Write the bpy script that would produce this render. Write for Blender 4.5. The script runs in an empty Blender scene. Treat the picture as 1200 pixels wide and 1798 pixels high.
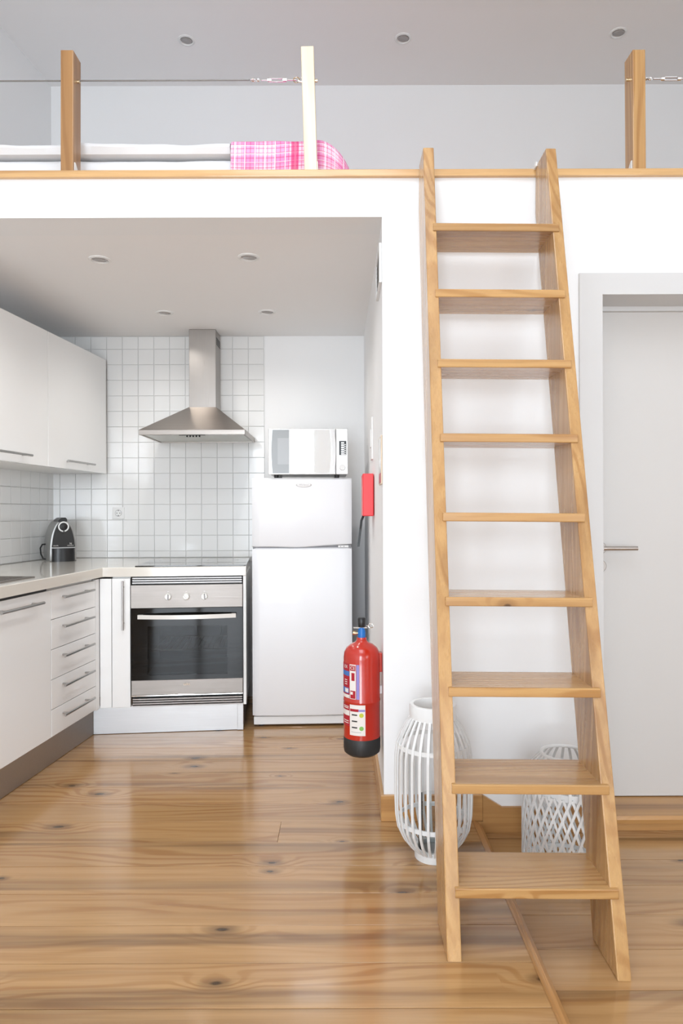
import bpy, bmesh, math, random
from mathutils import Vector, Matrix
random.seed(7)
R = math.radians
S = bpy.context.scene
COL = S.collection

# ---------------------------------------------------------------- camera, daylight, exposure
cam = bpy.data.objects.new('camera', bpy.data.cameras.new('camera'))
COL.objects.link(cam)
cam.location = (0, 0, 1.17)
cam.rotation_euler = (R(90), R(0.2), 0)
cam.data.lens = 24.03
cam.data.sensor_width = 36
cam.data.clip_start = 0.05
S.camera = cam

world = bpy.data.worlds.new('sky')
S.world = world
world.use_nodes = True
world.node_tree.nodes['Background'].inputs[0].default_value = (0.86, 0.93, 1.0, 1)
world.node_tree.nodes['Background'].inputs[1].default_value = 1.6

def daylight(loc, rot, w, h, power):
    l = bpy.data.lights.new('daylight', 'AREA')
    l.shape = 'RECTANGLE'; l.size = w; l.size_y = h; l.energy = power
    l.color = (0.86, 0.95, 1.04)
    o = bpy.data.objects.new('daylight', l)
    o.location = loc; o.rotation_euler = rot
    COL.objects.link(o)
# sky light: a skylight over the space before the ladder, two rear windows, one side window added to brighten the alcove (all out of frame)
daylight((-0.16, 0.28, 4.08), (0, 0, 0), 1.34, 2.5, 29)
daylight((-0.85, -3.75, 1.33), (R(90), 0, 0), 1.5, 2.5, 128)
daylight((0.9, -3.75, 1.08), (R(90), 0, 0), 1.1, 2.05, 5)
daylight((2.62, -1.6, 1.5), (R(90), 0, R(90)), 1.9, 1.2, 20)

S.view_settings.view_transform = 'Standard'
S.view_settings.look = 'None'
S.view_settings.gamma = 1
S.view_settings.use_curve_mapping = False
S.view_settings.exposure = 0.45

# ---------------------------------------------------------------- mesh helpers
def box(bm, x0, x1, y0, y1, z0, z1, bev=0.0, seg=1):
    vs = [bm.verts.new(p) for p in ((x0,y0,z0),(x1,y0,z0),(x1,y1,z0),(x0,y1,z0),(x0,y0,z1),(x1,y0,z1),(x1,y1,z1),(x0,y1,z1))]
    fs = [bm.faces.new([vs[i] for i in q]) for q in ((0,3,2,1),(4,5,6,7),(0,1,5,4),(1,2,6,5),(2,3,7,6),(3,0,4,7))]
    if bev > 0:
        es = list({e for f in fs for e in f.edges})
        bmesh.ops.bevel(bm, geom=es, offset=bev, segments=seg, profile=0.5, affect='EDGES')

def prism(bm, pts, axis, a, b):
    """extrude a 2-D outline between a and b along an axis ('x': pts=(y,z), 'y': (x,z), 'z': (x,y))"""
    def P(p, t):
        return {'x': (t, p[0], p[1]), 'y': (p[0], t, p[1]), 'z': (p[0], p[1], t)}[axis]
    v0 = [bm.verts.new(P(p, a)) for p in pts]; v1 = [bm.verts.new(P(p, b)) for p in pts]
    n = len(pts); fs = [bm.faces.new(v0), bm.faces.new(v1[::-1])]
    for i in range(n):
        fs.append(bm.faces.new((v0[i], v0[(i+1) % n], v1[(i+1) % n], v1[i])))
    bmesh.ops.recalc_face_normals(bm, faces=fs)
    return fs

def lathe(bm, prof, n=32, c=(0,0,0), M=None, cap=True):
    """revolve (r, z) about z"""
    M = M or Matrix.Identity(4)
    rings = []
    for r, z in prof:
        rings.append([bm.verts.new(M @ Vector((c[0]+r*math.cos(2*math.pi*i/n), c[1]+r*math.sin(2*math.pi*i/n), c[2]+z))) for i in range(n)])
    fs = []
    for a, b in zip(rings, rings[1:]):
        for i in range(n):
            fs.append(bm.faces.new((a[i], a[(i+1) % n], b[(i+1) % n], b[i])))
    if cap:
        fs.append(bm.faces.new(rings[0][::-1])); fs.append(bm.faces.new(rings[-1]))
    bmesh.ops.recalc_face_normals(bm, faces=fs)

def tube(bm, pts, r, n=8, close=False):
    pts = [Vector(p) for p in pts]; rings = []; up = None
    N = len(pts)
    for i, p in enumerate(pts):
        t = (pts[(i+1) % N] - pts[i-1]) if close else (pts[min(i+1, N-1)] - pts[max(i-1, 0)])
        t.normalize()
        if up is None:
            up = t.orthogonal().normalized()
        up = (up - t*up.dot(t)).normalized(); w = t.cross(up)
        rings.append([bm.verts.new(p + r*(math.cos(2*math.pi*k/n)*up + math.sin(2*math.pi*k/n)*w)) for k in range(n)])
    fs = []
    for i in range(N if close else N-1):
        a, b = rings[i], rings[(i+1) % N]
        for k in range(n):
            fs.append(bm.faces.new((a[k], a[(k+1) % n], b[(k+1) % n], b[k])))
    if not close:
        fs.append(bm.faces.new(rings[0][::-1])); fs.append(bm.faces.new(rings[-1]))
    bmesh.ops.recalc_face_normals(bm, faces=fs)

def strip(bm, pts, outs, w, t):
    """flat strip along pts; outs = outward normals; w wide, t thick"""
    rings = []
    N = len(pts)
    for i, p in enumerate(pts):
        d = (Vector(pts[min(i+1, N-1)]) - Vector(pts[max(i-1, 0)])).normalized()
        o = Vector(outs[i]); o = (o - d*o.dot(d)).normalized(); s = d.cross(o)
        p = Vector(p)
        rings.append([bm.verts.new(q) for q in (p+s*w/2+o*t/2, p-s*w/2+o*t/2, p-s*w/2-o*t/2, p+s*w/2-o*t/2)])
    fs = []
    for a, b in zip(rings, rings[1:]):
        for k in range(4):
            fs.append(bm.faces.new((a[k], a[(k+1) % 4], b[(k+1) % 4], b[k])))
    fs.append(bm.faces.new(rings[0])); fs.append(bm.faces.new(rings[-1]))
    bmesh.ops.recalc_face_normals(bm, faces=fs)

def obj(name, bm, m, parent=None, smooth=False, loc=None):
    me = bpy.data.meshes.new(name)
    bm.normal_update()
    bm.to_mesh(me); bm.free()
    if smooth:
        me.shade_smooth()
        me.set_sharp_from_angle(angle=R(35))
    me.materials.append(m)
    o = bpy.data.objects.new(name, me); COL.objects.link(o)
    if parent: o.parent = parent
    if loc: o.location = loc
    return o

def share(name, me, parent=None, loc=(0,0,0), rz=0):
    o = bpy.data.objects.new(name, me); COL.objects.link(o)
    o.parent = parent; o.location = loc; o.rotation_euler = (0, 0, rz)
    return o

def bx(name, m, parent, x0, x1, y0, y1, z0, z1, bev=0.0, seg=1, smooth=False):
    bm = bmesh.new(); box(bm, x0, x1, y0, y1, z0, z1, bev, seg)
    return obj(name, bm, m, parent, smooth)

def tag(o, label, cat, group=None):
    o['label'] = label; o['category'] = cat
    if group: o['group'] = group
    return o

def thing(name, label, cat, loc=(0,0,0), rz=0, group=None):
    o = bpy.data.objects.new(name, None); COL.objects.link(o)
    o.empty_display_size = 0.1
    o.location = loc; o.rotation_euler = (0, 0, rz)
    return tag(o, label, cat, group)

def struct(o, label=None):
    o['kind'] = 'structure'
    if label: o['label'] = label
    return o

def text(name, s, size, m, parent, M, ext=0.0004, align='CENTER'):
    c = bpy.data.curves.new(name, 'FONT'); c.body = s; c.size = size; c.extrude = ext
    c.align_x = align; c.align_y = 'CENTER'; c.resolution_u = 3
    t = bpy.data.objects.new(name, c); COL.objects.link(t)
    bpy.context.view_layer.update()
    me = bpy.data.meshes.new_from_object(t.evaluated_get(bpy.context.evaluated_depsgraph_get()))
    bpy.data.objects.remove(t); bpy.data.curves.remove(c)
    me.transform(M); me.materials.clear(); me.materials.append(m)
    o = bpy.data.objects.new(name, me); COL.objects.link(o); o.parent = parent
    return o
def face_front(x, y, z):            # text upright, read from the -y side
    return Matrix.Translation((x, y, z)) @ Matrix.Rotation(R(90), 4, 'X')

# ---------------------------------------------------------------- materials
def lin(r, g, b):
    f = lambda c: (c/255/12.92) if c/255 <= 0.04045 else ((c/255+0.055)/1.055)**2.4
    return (f(r), f(g), f(b), 1)

def mat(name, col, rough=0.5, metal=0.0, coat=0.0, spec=0.5, bump=0.0, bscale=200, var=0.0):
    m = bpy.data.materials.new(name); m.use_nodes = True
    nt = m.node_tree; b = nt.nodes['Principled BSDF']
    b.inputs['Base Color'].default_value = col
    b.inputs['Roughness'].default_value = rough
    b.inputs['Metallic'].default_value = metal
    b.inputs['Coat Weight'].default_value = coat
    b.inputs['Coat Roughness'].default_value = 0.05
    b.inputs['Specular IOR Level'].default_value = spec
    tc = nt.nodes.new('ShaderNodeTexCoord')
    if var:
        n = nt.nodes.new('ShaderNodeTexNoise'); n.inputs['Scale'].default_value = 3; n.inputs['Detail'].default_value = 4
        nt.links.new(tc.outputs['Object'], n.inputs['Vector'])
        mx = nt.nodes.new('ShaderNodeMix'); mx.data_type = 'RGBA'
        mx.inputs['A'].default_value = col
        mx.inputs['B'].default_value = tuple(c*(1-var) for c in col[:3]) + (1,)
        nt.links.new(n.outputs['Fac'], mx.inputs['Factor']); nt.links.new(mx.outputs['Result'], b.inputs['Base Color'])
    if bump:
        n = nt.nodes.new('ShaderNodeTexNoise'); n.inputs['Scale'].default_value = bscale; n.inputs['Detail'].default_value = 3
        nt.links.new(tc.outputs['Object'], n.inputs['Vector'])
        bp = nt.nodes.new('ShaderNodeBump'); bp.inputs['Strength'].default_value = bump; bp.inputs['Distance'].default_value = 0.002
        nt.links.new(n.outputs['Fac'], bp.inputs['Height']); nt.links.new(bp.outputs['Normal'], b.inputs['Normal'])
    return m

def steel(name, col, rough, axis=0, streak=0.12):
    """brushed metal: noise drawn out along one axis varies roughness and tone"""
    m = mat(name, col, rough, 1.0)
    nt = m.node_tree; b = nt.nodes['Principled BSDF']
    tc = nt.nodes.new('ShaderNodeTexCoord'); mp = nt.nodes.new('ShaderNodeMapping')
    sc = [350, 350, 350]; sc[axis] = 4; mp.inputs['Scale'].default_value = sc
    n = nt.nodes.new('ShaderNodeTexNoise'); n.inputs['Scale'].default_value = 1; n.inputs['Detail'].default_value = 2
    nt.links.new(tc.outputs['Object'], mp.inputs['Vector']); nt.links.new(mp.outputs['Vector'], n.inputs['Vector'])
    mr = nt.nodes.new('ShaderNodeMapRange'); mr.inputs['To Min'].default_value = rough-0.08; mr.inputs['To Max'].default_value = rough+0.12
    nt.links.new(n.outputs['Fac'], mr.inputs['Value']); nt.links.new(mr.outputs['Result'], b.inputs['Roughness'])
    mx = nt.nodes.new('ShaderNodeMix'); mx.data_type = 'RGBA'
    mx.inputs['A'].default_value = col; mx.inputs['B'].default_value = tuple(c*(1-streak) for c in col[:3]) + (1,)
    nt.links.new(n.outputs['Fac'], mx.inputs['Factor']); nt.links.new(mx.outputs['Result'], b.inputs['Base Color'])
    return m

def wood(name, light, dark, streak, axis='x', across='y', rough=0.3, coat=0.3, knots=0.5, bands=0.5, vary=0.12, ring=26, grain=0.4):
    """pine: rings along one axis, fibres, brown heartwood bands, knots; each object gets its own piece of the pattern"""
    m = bpy.data.materials.new(name); m.use_nodes = True
    nt = m.node_tree; N = nt.nodes; Lk = nt.links.new
    b = N['Principled BSDF']
    b.inputs['Coat Weight'].default_value = coat; b.inputs['Coat Roughness'].default_value = 0.12
    def node(t, **kw):
        n = N.new(t)
        for k, v in kw.items(): setattr(n, k, v)
        return n
    def math_(op, a, c=None):
        n = node('ShaderNodeMath', operation=op)
        for i, v in enumerate((a, c)):
            if v is None: continue
            if isinstance(v, (int, float)): n.inputs[i].default_value = v
            else: Lk(v, n.inputs[i])
        return n.outputs[0]
    def rng(v, a, c, d, e, smooth=True):
        n = node('ShaderNodeMapRange'); n.interpolation_type = 'SMOOTHSTEP' if smooth else 'LINEAR'
        Lk(v, n.inputs['Value'])
        for k, x in zip(('From Min', 'From Max', 'To Min', 'To Max'), (a, c, d, e)): n.inputs[k].default_value = x
        return n.outputs['Result']
    def mix(f, a, c):
        n = node('ShaderNodeMix', data_type='RGBA')
        for s, v in (('Factor', f), ('A', a), ('B', c)):
            if isinstance(v, (int, float, tuple)): n.inputs[s].default_value = v
            else: Lk(v, n.inputs[s])
        return n.outputs['Result']
    tc = node('ShaderNodeTexCoord'); oi = node('ShaderNodeObjectInfo')
    sp = node('ShaderNodeSeparateXYZ'); Lk(tc.outputs['Object'], sp.inputs[0])
    ax = {'x': 0, 'y': 1, 'z': 2}
    third = [k for k in 'xyz' if k not in (axis, across)][0]
    rnd = oi.outputs['Random']
    l = math_('ADD', sp.outputs[ax[axis]], math_('MULTIPLY', rnd, 57.0))
    a = math_('ADD', sp.outputs[ax[across]], math_('MULTIPLY', rnd, 31.7))
    c = math_('ADD', sp.outputs[ax[third]], math_('MULTIPLY', rnd, 13.3))
    def vec(x, y, z):
        n = node('ShaderNodeCombineXYZ')
        for i, (v, s) in enumerate(((l, x), (a, y), (c, z))): Lk(math_('MULTIPLY', v, s), n.inputs[i])
        return n.outputs[0]
    def noise(v, det=2.0, rg=0.5):
        n = node('ShaderNodeTexNoise'); n.inputs['Scale'].default_value = 1; n.inputs['Detail'].default_value = det; n.inputs['Roughness'].default_value = rg
        Lk(v, n.inputs['Vector']); return n.outputs['Fac']
    vo = node('ShaderNodeTexVoronoi', voronoi_dimensions='2D', feature='F1'); vo.inputs['Scale'].default_value = 1
    kn = noise(vec(14, 20, 20), 2)
    kv = node('ShaderNodeCombineXYZ')
    Lk(math_('ADD', math_('MULTIPLY', l, 2.2), math_('MULTIPLY', kn, 0.05)), kv.inputs[0])
    Lk(math_('ADD', math_('MULTIPLY', math_('ADD', a, c), 4.6), math_('MULTIPLY', kn, 0.05)), kv.inputs[1])
    Lk(kv.outputs[0], vo.inputs['Vector'])
    ks = node('ShaderNodeSeparateColor'); Lk(vo.outputs['Color'], ks.inputs[0])
    has = math_('LESS_THAN', ks.outputs[0], knots)
    dist = math_('DIVIDE', vo.outputs['Distance'], rng(ks.outputs[1], 0, 1, 0.5, 1.25, False))
    halo = math_('MULTIPLY', has, rng(dist, 0.0, 0.32, 1, 0))
    kmask = math_('MULTIPLY', has, rng(dist, 0.016, 0.052, 1, 0))
    kring = math_('MULTIPLY', has, rng(dist, 0.05, 0.15, 1, 0))
    warp = noise(vec(0.75, 5.0, 5.0), 2.5)
    v = math_('ADD', math_('MULTIPLY', math_('ADD', a, math_('MULTIPLY', c, 0.7)), ring), math_('ADD', math_('MULTIPLY', warp, 9.0), math_('MULTIPLY', halo, 2.2)))
    rings = rng(math_('SINE', math_('MULTIPLY', v, 2*math.pi)), -0.3, 1.0, 0, 1)
    where = rng(noise(vec(0.5, 7, 7), 1), 0.40, 0.62, 0.15, 1.0)
    fib = noise(vec(5, 260, 260), 2)
    fib2 = noise(vec(1.2, 40, 40), 3)
    band = rng(noise(vec(0.28, 9, 9), 2.5, 0.55), 0.52, 0.66, 0, bands)
    col = mix(math_('MULTIPLY', math_('MULTIPLY', rings, where), grain), light, dark)
    col = mix(rng(fib2, 0.35, 0.75, 0, 0.38), col, dark)
    col = mix(math_('MULTIPLY', band, rng(fib2, 0.3, 0.6, 0.6, 1.0)), col, streak)
    col = mix(math_('MULTIPLY', kring, 0.55), col, streak)
    col = mix(math_('MULTIPLY', kmask, 0.92), col, tuple(x*0.42 for x in streak[:3]) + (1,))
    col = mix(rng(fib, 0.45, 0.8, 0, 0.16), col, streak)
    hs = node('ShaderNodeHueSaturation')
    Lk(col, hs.inputs['Color'])
    Lk(rng(rnd, 0, 1, 1-vary, 1+vary, False), hs.inputs['Value'])
    Lk(hs.outputs[0], b.inputs['Base Color'])
    Lk(rng(fib2, 0.2, 0.8, rough-0.05, rough+0.08), b.inputs['Roughness'])
    bp = node('ShaderNodeBump'); bp.inputs['Strength'].default_value = 0.12; bp.inputs['Distance'].default_value = 0.001
    Lk(fib2, bp.inputs['Height']); Lk(bp.outputs[0], b.inputs['Normal'])
    return m

M_wall = mat('white_paint', (0.90, 0.90, 0.90, 1), 0.65, bump=0.05, bscale=90)
M_ceil = mat('ceiling_paint', (0.93, 0.915, 0.91, 1), 0.8, bump=0.04, bscale=80)
M_loftwall = M_wall
M_tile = mat('white_glazed_tile', (0.82, 0.82, 0.81, 1), 0.16, coat=0.3, bump=0.03, bscale=12)
M_grout = mat('grout', (0.76, 0.755, 0.74, 1), 0.9, bump=0.2, bscale=400)
M_lacq = mat('white_lacquer', (0.91, 0.91, 0.90, 1), 0.22, coat=0.2)
M_carc = mat('white_melamine', (0.80, 0.80, 0.79, 1), 0.4)
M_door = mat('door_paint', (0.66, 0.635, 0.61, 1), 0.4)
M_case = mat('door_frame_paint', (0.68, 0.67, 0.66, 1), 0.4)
M_top = mat('cream_stone_worktop', (0.76, 0.72, 0.65, 1), 0.12, coat=0.4, var=0.06)
M_fridge = mat('fridge_enamel', (0.87, 0.88, 0.90, 1), 0.38, coat=0.1)
M_gasket = mat('grey_gasket', (0.28, 0.28, 0.29, 1), 0.6)
M_steel = steel('brushed_steel', (0.40, 0.365, 0.335, 1), 0.33, 0)
M_steelv = steel('brushed_steel_vertical', (0.40, 0.37, 0.345, 1), 0.30, 2)
M_alu = steel('plinth_aluminium', (0.52, 0.515, 0.515, 1), 0.38, 0)
M_handle = steel('handle_steel', (0.50, 0.49, 0.48, 1), 0.28, 1)
M_satin = mat('satin_nickel', (0.50, 0.46, 0.43, 1), 0.32, 1.0)
M_chrome = mat('chrome', (0.80, 0.80, 0.80, 1), 0.08, 1.0)
M_silver = mat('silver_plastic', (0.66, 0.66, 0.65, 1), 0.3, 0.5)
M_knob = mat('silver_knob', (0.80, 0.78, 0.74, 1), 0.35, 0.15)
M_blackglass = mat('black_glass', (0.006, 0.006, 0.006, 1), 0.03, coat=0.6)
M_black = mat('black_plastic', (0.012, 0.012, 0.013, 1), 0.3)
M_blackm = mat('black_matt', (0.02, 0.02, 0.02, 1), 0.5)
M_ovenblack = mat('oven_black_glass', (0.006, 0.0055, 0.005, 1), 0.04, spec=0.22)
M_ovensteel = steel('oven_steel', (0.27, 0.245, 0.225, 1), 0.36, 0)
M_cavity = mat('oven_enamel', (0.025, 0.024, 0.022, 1), 0.35)
M_mirror = mat('mirror_glass', (0.86, 0.87, 0.87, 1), 0.02, 1.0)
M_mwreflect = mat('grey_reflection', (0.34, 0.36, 0.37, 1), 0.3)  # mirrored view of the darker room, put into a flat grey
M_white = mat('white_plastic', (0.84, 0.84, 0.83, 1), 0.35)
M_red = mat('red_enamel', lin(190, 38, 17), 0.22, coat=0.5)
M_redbox = mat('red_plastic', lin(232, 52, 58), 0.35)
M_blue = mat('blue_plastic', lin(20, 110, 190), 0.35)
M_brass = mat('brass', (0.75, 0.62, 0.40, 1), 0.3, 1.0)
M_labelw = mat('label_white', lin(238, 232, 226), 0.45)
M_labelr = mat('label_crimson', lin(176, 30, 46), 0.45)
M_labelb = mat('label_blue', lin(70, 120, 190), 0.45)
M_labelv = mat('label_violet', lin(150, 140, 205), 0.45)
M_labelg = mat('label_green', lin(130, 190, 90), 0.45)
M_labely = mat('label_lime', lin(200, 205, 60), 0.45)
M_ink = mat('ink', (0.02, 0.02, 0.02, 1), 0.5)
M_inkgrey = mat('grey_ink', (0.45, 0.44, 0.43, 1), 0.5)
M_cane = mat('white_painted_cane', (0.80, 0.80, 0.79, 1), 0.45, bump=0.15, bscale=60)
M_linen = mat('white_linen', (0.84, 0.84, 0.85, 1), 0.9, bump=0.25, bscale=300)
M_cream = mat('cream_card', lin(225, 205, 180), 0.5)
M_sign = mat('sign_photoluminescent', lin(170, 160, 145), 0.4)
M_dim = mat('lamp_lens', (0.35, 0.33, 0.32, 1), 0.15)
M_wire = mat('steel_wire', (0.22, 0.205, 0.19, 1), 0.45, 0.6)

P_l, P_d, P_s = lin(186, 145, 97), lin(154, 107, 61), lin(98, 70, 44)
M_floor = wood('pine_floor', P_l, P_d, P_s, 'x', 'y', rough=0.2, coat=0.5, knots=0.55, bands=0.6, vary=0.05, ring=22, grain=0.7)
L_l, L_d, L_s = lin(198, 155, 100), lin(160, 109, 55), lin(128, 88, 48)
M_stringer = wood('pine_stringer', L_l, L_d, L_s, 'z', 'y', rough=0.28, coat=0.4, knots=0.22, bands=0.35, vary=0.04, ring=32, grain=0.62)
M_tread = wood('pine_tread', L_l, L_d, L_s, 'x', 'y', rough=0.26, coat=0.4, knots=0.25, bands=0.35, vary=0.05, ring=40, grain=0.65)
M_post = wood('pine_post', L_l, L_d, L_s, 'z', 'x', rough=0.30, coat=0.3, knots=0.2, bands=0.5, vary=0.02, ring=24, grain=0.7)
M_postdark = wood('brown_pine_post', lin(172, 128, 80), lin(142, 98, 54), lin(110, 76, 44), 'z', 'x', rough=0.34, coat=0.2, knots=0.15, bands=0.4, vary=0.02, ring=24, grain=0.6)
M_postglint = wood('highlit_pine_post', lin(240, 224, 196), lin(222, 196, 160), lin(200, 170, 135), 'z', 'x', rough=0.30, coat=0.3, knots=0.1, bands=0.15, vary=0.02, ring=24, grain=0.4)  # window reflection put into the wood colour as a pale tone
M_trim = wood('pine_trim', lin(222, 178, 120), lin(190, 138, 76), lin(150, 104, 58), 'x', 'z', rough=0.28, coat=0.7, knots=0.35, bands=0.4, vary=0.06, ring=24, grain=0.6)
M_skirt = wood('pine_skirting', lin(196, 148, 92), lin(168, 116, 64), lin(124, 86, 50), 'x', 'z', rough=0.32, coat=0.2, knots=0.2, bands=0.6, vary=0.05, ring=24)
M_skirty = wood('pine_skirting_side', lin(206, 160, 106), lin(172, 122, 70), lin(124, 86, 50), 'y', 'z', rough=0.32, coat=0.2, knots=0.1, bands=0.4, vary=0.05, ring=24)
M_subfloor = mat('dark_joint', lin(70, 46, 28), 0.9)

def oven_glass():
    m = bpy.data.materials.new('oven_window_glass'); m.use_nodes = True
    nt = m.node_tree; nt.nodes.remove(nt.nodes['Principled BSDF'])
    out = nt.nodes['Material Output']
    g = nt.nodes.new('ShaderNodeBsdfGlossy'); g.inputs['Roughness'].default_value = 0.03
    t = nt.nodes.new('ShaderNodeBsdfTransparent'); t.inputs['Color'].default_value = (0.42, 0.42, 0.42, 1)
    f = nt.nodes.new('ShaderNodeFresnel'); f.inputs['IOR'].default_value = 1.28
    x = nt.nodes.new('ShaderNodeMixShader')
    nt.links.new(f.outputs[0], x.inputs[0]); nt.links.new(t.outputs[0], x.inputs[1]); nt.links.new(g.outputs[0], x.inputs[2])
    nt.links.new(x.outputs[0], out.inputs['Surface'])
    return m
M_ovenglass = oven_glass()

def plaid():
    m = mat('pink_plaid_wool', (1, 1, 1, 1), 0.95)
    nt = m.node_tree; N = nt.nodes; Lk = nt.links.new; b = N['Principled BSDF']
    tc = N.new('ShaderNodeTexCoord')
    uvs = N.new('ShaderNodeSeparateXYZ'); Lk(tc.outputs['UV'], uvs.inputs[0])
    def mth(op, a, c=None):
        n = N.new('ShaderNodeMath'); n.operation = op
        for i, v in enumerate((a, c)):
            if v is None: continue
            if isinstance(v, (int, float)): n.inputs[i].default_value = v
            else: Lk(v, n.inputs[i])
        return n.outputs[0]
    def stripes(u, period, w, off=0.0):
        f = mth('FRACT', mth('ADD', mth('DIVIDE', u, period), off))
        return mth('LESS_THAN', f, w)
    u, v = uvs.outputs[0], uvs.outputs[1]
    col = None
    def mix(f, a, c):
        n = N.new('ShaderNodeMix'); n.data_type = 'RGBA'
        for s, x in (('Factor', f), ('A', a), ('B', c)):
            if isinstance(x, (int, float, tuple)): n.inputs[s].default_value = x
            else: Lk(x, n.inputs[s])
        return n.outputs['Result']
    pink, pale, hot = lin(240, 120, 190), lin(250, 215, 236), lin(228, 40, 120)
    col = mix(mth('MULTIPLY', stripes(u, 0.13, 0.42), 0.55), pale, pink)
    col = mix(mth('MULTIPLY', stripes(v, 0.085, 0.45), 0.45), col, pink)
    col = mix(mth('MULTIPLY', stripes(u, 0.017, 0.22, 0.3), 0.45), col, hot)
    col = mix(mth('MULTIPLY', stripes(v, 0.019, 0.22, 0.1), 0.55), col, hot)
    col = mix(mth('MULTIPLY', stripes(u, 0.040, 0.12, 0.6), 0.7), col, lin(255, 245, 250))
    col = mix(mth('MULTIPLY', stripes(v, 0.034, 0.10, 0.2), 0.6), col, lin(255, 245, 250))
    col = mix(mth('MULTIPLY', stripes(u, 0.60, 0.05, 0.33), 0.75), col, hot)
    Lk(col, b.inputs['Base Color'])
    return m
M_plaid = plaid()

# ---------------------------------------------------------------- the setting
D1, D2 = 2.595, 4.35           # front wall plane, kitchen back wall plane
ZK, ZL, ZC = 2.29, 2.464, 3.885  # kitchen ceiling, loft floor, room ceiling
ZF2 = -0.045                   # the lower floor by the door
XS = 0.500                     # where the raised floor ends
XR = 2.45
A6 = R(6)
OL = (-1.84, D2)
def left(t, s):                # point t out from the tiled side wall, s along it towards the room
    return (OL[0] + t*math.cos(A6) - s*math.sin(A6), OL[1] - t*math.sin(A6) - s*math.cos(A6))

def wallx(y): return OL[0] - math.tan(A6)*(D2 - y)

# raised floor of pine boards
floor = struct(bx('floor', M_subfloor, None, -2.95, XS, -3.62, D2, -0.12, -0.022), 'raised pine board floor of the kitchen')
PW = 0.1625
yrow = 1.612 - PW*32
rows = []
y = yrow
while y < D2:
    rows.append(y); y += PW
def planks(parent, rows, x0, x1, ztop, joints, seed):
    rr = random.Random(seed)
    meshes = {}
    for i, y0 in enumerate(rows):
        y1 = min(y0 + PW, D2)
        if y1 - y0 < 0.02: continue
        xs = [x0 if not callable(x0) else x0(y0)] + joints.get(i, []) + [x1]
        for xa, xb in zip(xs, xs[1:]):
            key = (round(xb-xa, 3), round(y1-y0, 3))
            if key not in meshes:
                bm = bmesh.new(); h = (xb-xa)/2 - 0.0005; w = (y1-y0)/2 - 0.0010
                box(bm, -h, h, -w, w, -0.022, 0, 0.0006)
                me = bpy.data.meshes.new('plank'); bm.to_mesh(me); bm.free(); me.materials.append(M_floor)
                meshes[key] = me
            share('plank', meshes[key], parent, ((xa+xb)/2, (y0+y1)/2, ztop - rr.random()*0.0006))
jn = {i: [] for i in range(len(rows))}
i0 = min(range(len(rows)), key=lambda i: abs(rows[i]-2.429))
jn[i0] = [-2.2, -1.75, -0.232]
jn[i0-4] = [-1.6]; jn[i0+5] = [-1.45]
planks(floor, rows, -2.9, XS, 0.0, jn, 3)
# lower floor
floor2 = struct(bx('floor', M_subfloor, None, XS, XR+0.05, -3.62, D1+0.02, -0.16, ZF2-0.022), 'lower pine board floor by the door')
rows2 = [1.733 + PW*k for k in range(-33, 6)]
rows2 = [r for r in rows2 if r < D1]
planks(floor2, rows2, XS+0.003, XR, ZF2, {20: [1.8]}, 11)
# rounded nosing strip along the step, slightly askew as the boards meet it
bm = bmesh.new()
prism(bm, [(0, ZF2), (0.040, ZF2), (0.040, ZF2+0.008), (0.034, -0.016), (0.020, -0.003), (0.006, 0.0015), (0, 0.0015)], 'y', -3.6, D1-0.012)
o = struct(obj('trim_1', bm, wood('pine_nosing', lin(186, 138, 86), lin(150, 104, 60), lin(120, 84, 50), 'y', 'x', rough=0.3, coat=0.2, knots=0.3, bands=0.3, ring=24), None), 'pine nosing strip along the edge of the raised floor')
o.location = (XS-0.008, 0, 0)

# back wall behind kitchen and loft, with its tiles
wb = struct(bx('wall_back', M_wall, None, -2.2, XR+0.1, D2, D2+0.12, -0.16, ZC+0.1), 'white wall behind the kitchen and the loft')
TP = 0.0985
TX = -0.4887
zl = [0.886] + [1.518 + TP*k for k in range(-6, 8) if 0.90 < 1.518 + TP*k < ZK-0.02] + [ZK-0.003]
bx('grout_bed', M_grout, wb, -1.838, TX, D2-0.005, D2, 0.86, ZK)
def tile_mesh(w, h):
    bm = bmesh.new(); box(bm, -w/2+0.0011, w/2-0.0011, -0.0075, 0, -h/2+0.0011, h/2-0.0011, 0.0012)
    me = bpy.data.meshes.new('tile'); bm.to_mesh(me); bm.free(); me.materials.append(M_tile)
    return me
TM = {}
def tiles(parent, us, zs, place, rz):
    for u0, u1 in zip(us, us[1:]):
        for z0, z1 in zip(zs, zs[1:]):
            k = (round(u1-u0, 4), round(z1-z0, 4))
            if k not in TM: TM[k] = tile_mesh(*k)
            x, yy = place((u0+u1)/2)
            t = share('tile', TM[k], parent, (x, yy, (z0+z1)/2), rz)
            t.rotation_euler = (R(random.uniform(-0.12, 0.12)), 0, rz + R(random.uniform(-0.12, 0.12)))
us = [TX - 0.1*k for k in range(14)][::-1]
us = [-1.836] + [u for u in us if u > -1.82]
tiles(wb, us, zl, lambda u: (u, D2-0.0035), 0)

# side wall, turned 6 degrees, with its tiles
bm = bmesh.new()
prism(bm, [left(0, -0.1), left(0, 8.1), left(-0.12, 8.1), left(-0.12, -0.1)], 'z', -0.16, ZC+0.1)
wl = struct(obj('wall_left', bm, M_wall), 'white side wall of the kitchen')
bm = bmesh.new()
prism(bm, [left(0, 0.0), left(0, 1.9), left(0.005, 1.9), left(0.005, 0.0)], 'z', 0.86, 1.5)
obj('grout_bed', bm, M_grout, wl)
us = [0.004] + [0.07 + 0.1*k for k in range(19)]
zl2 = [z for z in zl if z < 1.5]
tiles(wl, us, zl2, lambda s: left(0.0035, s), A6*-1 + R(90))

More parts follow.
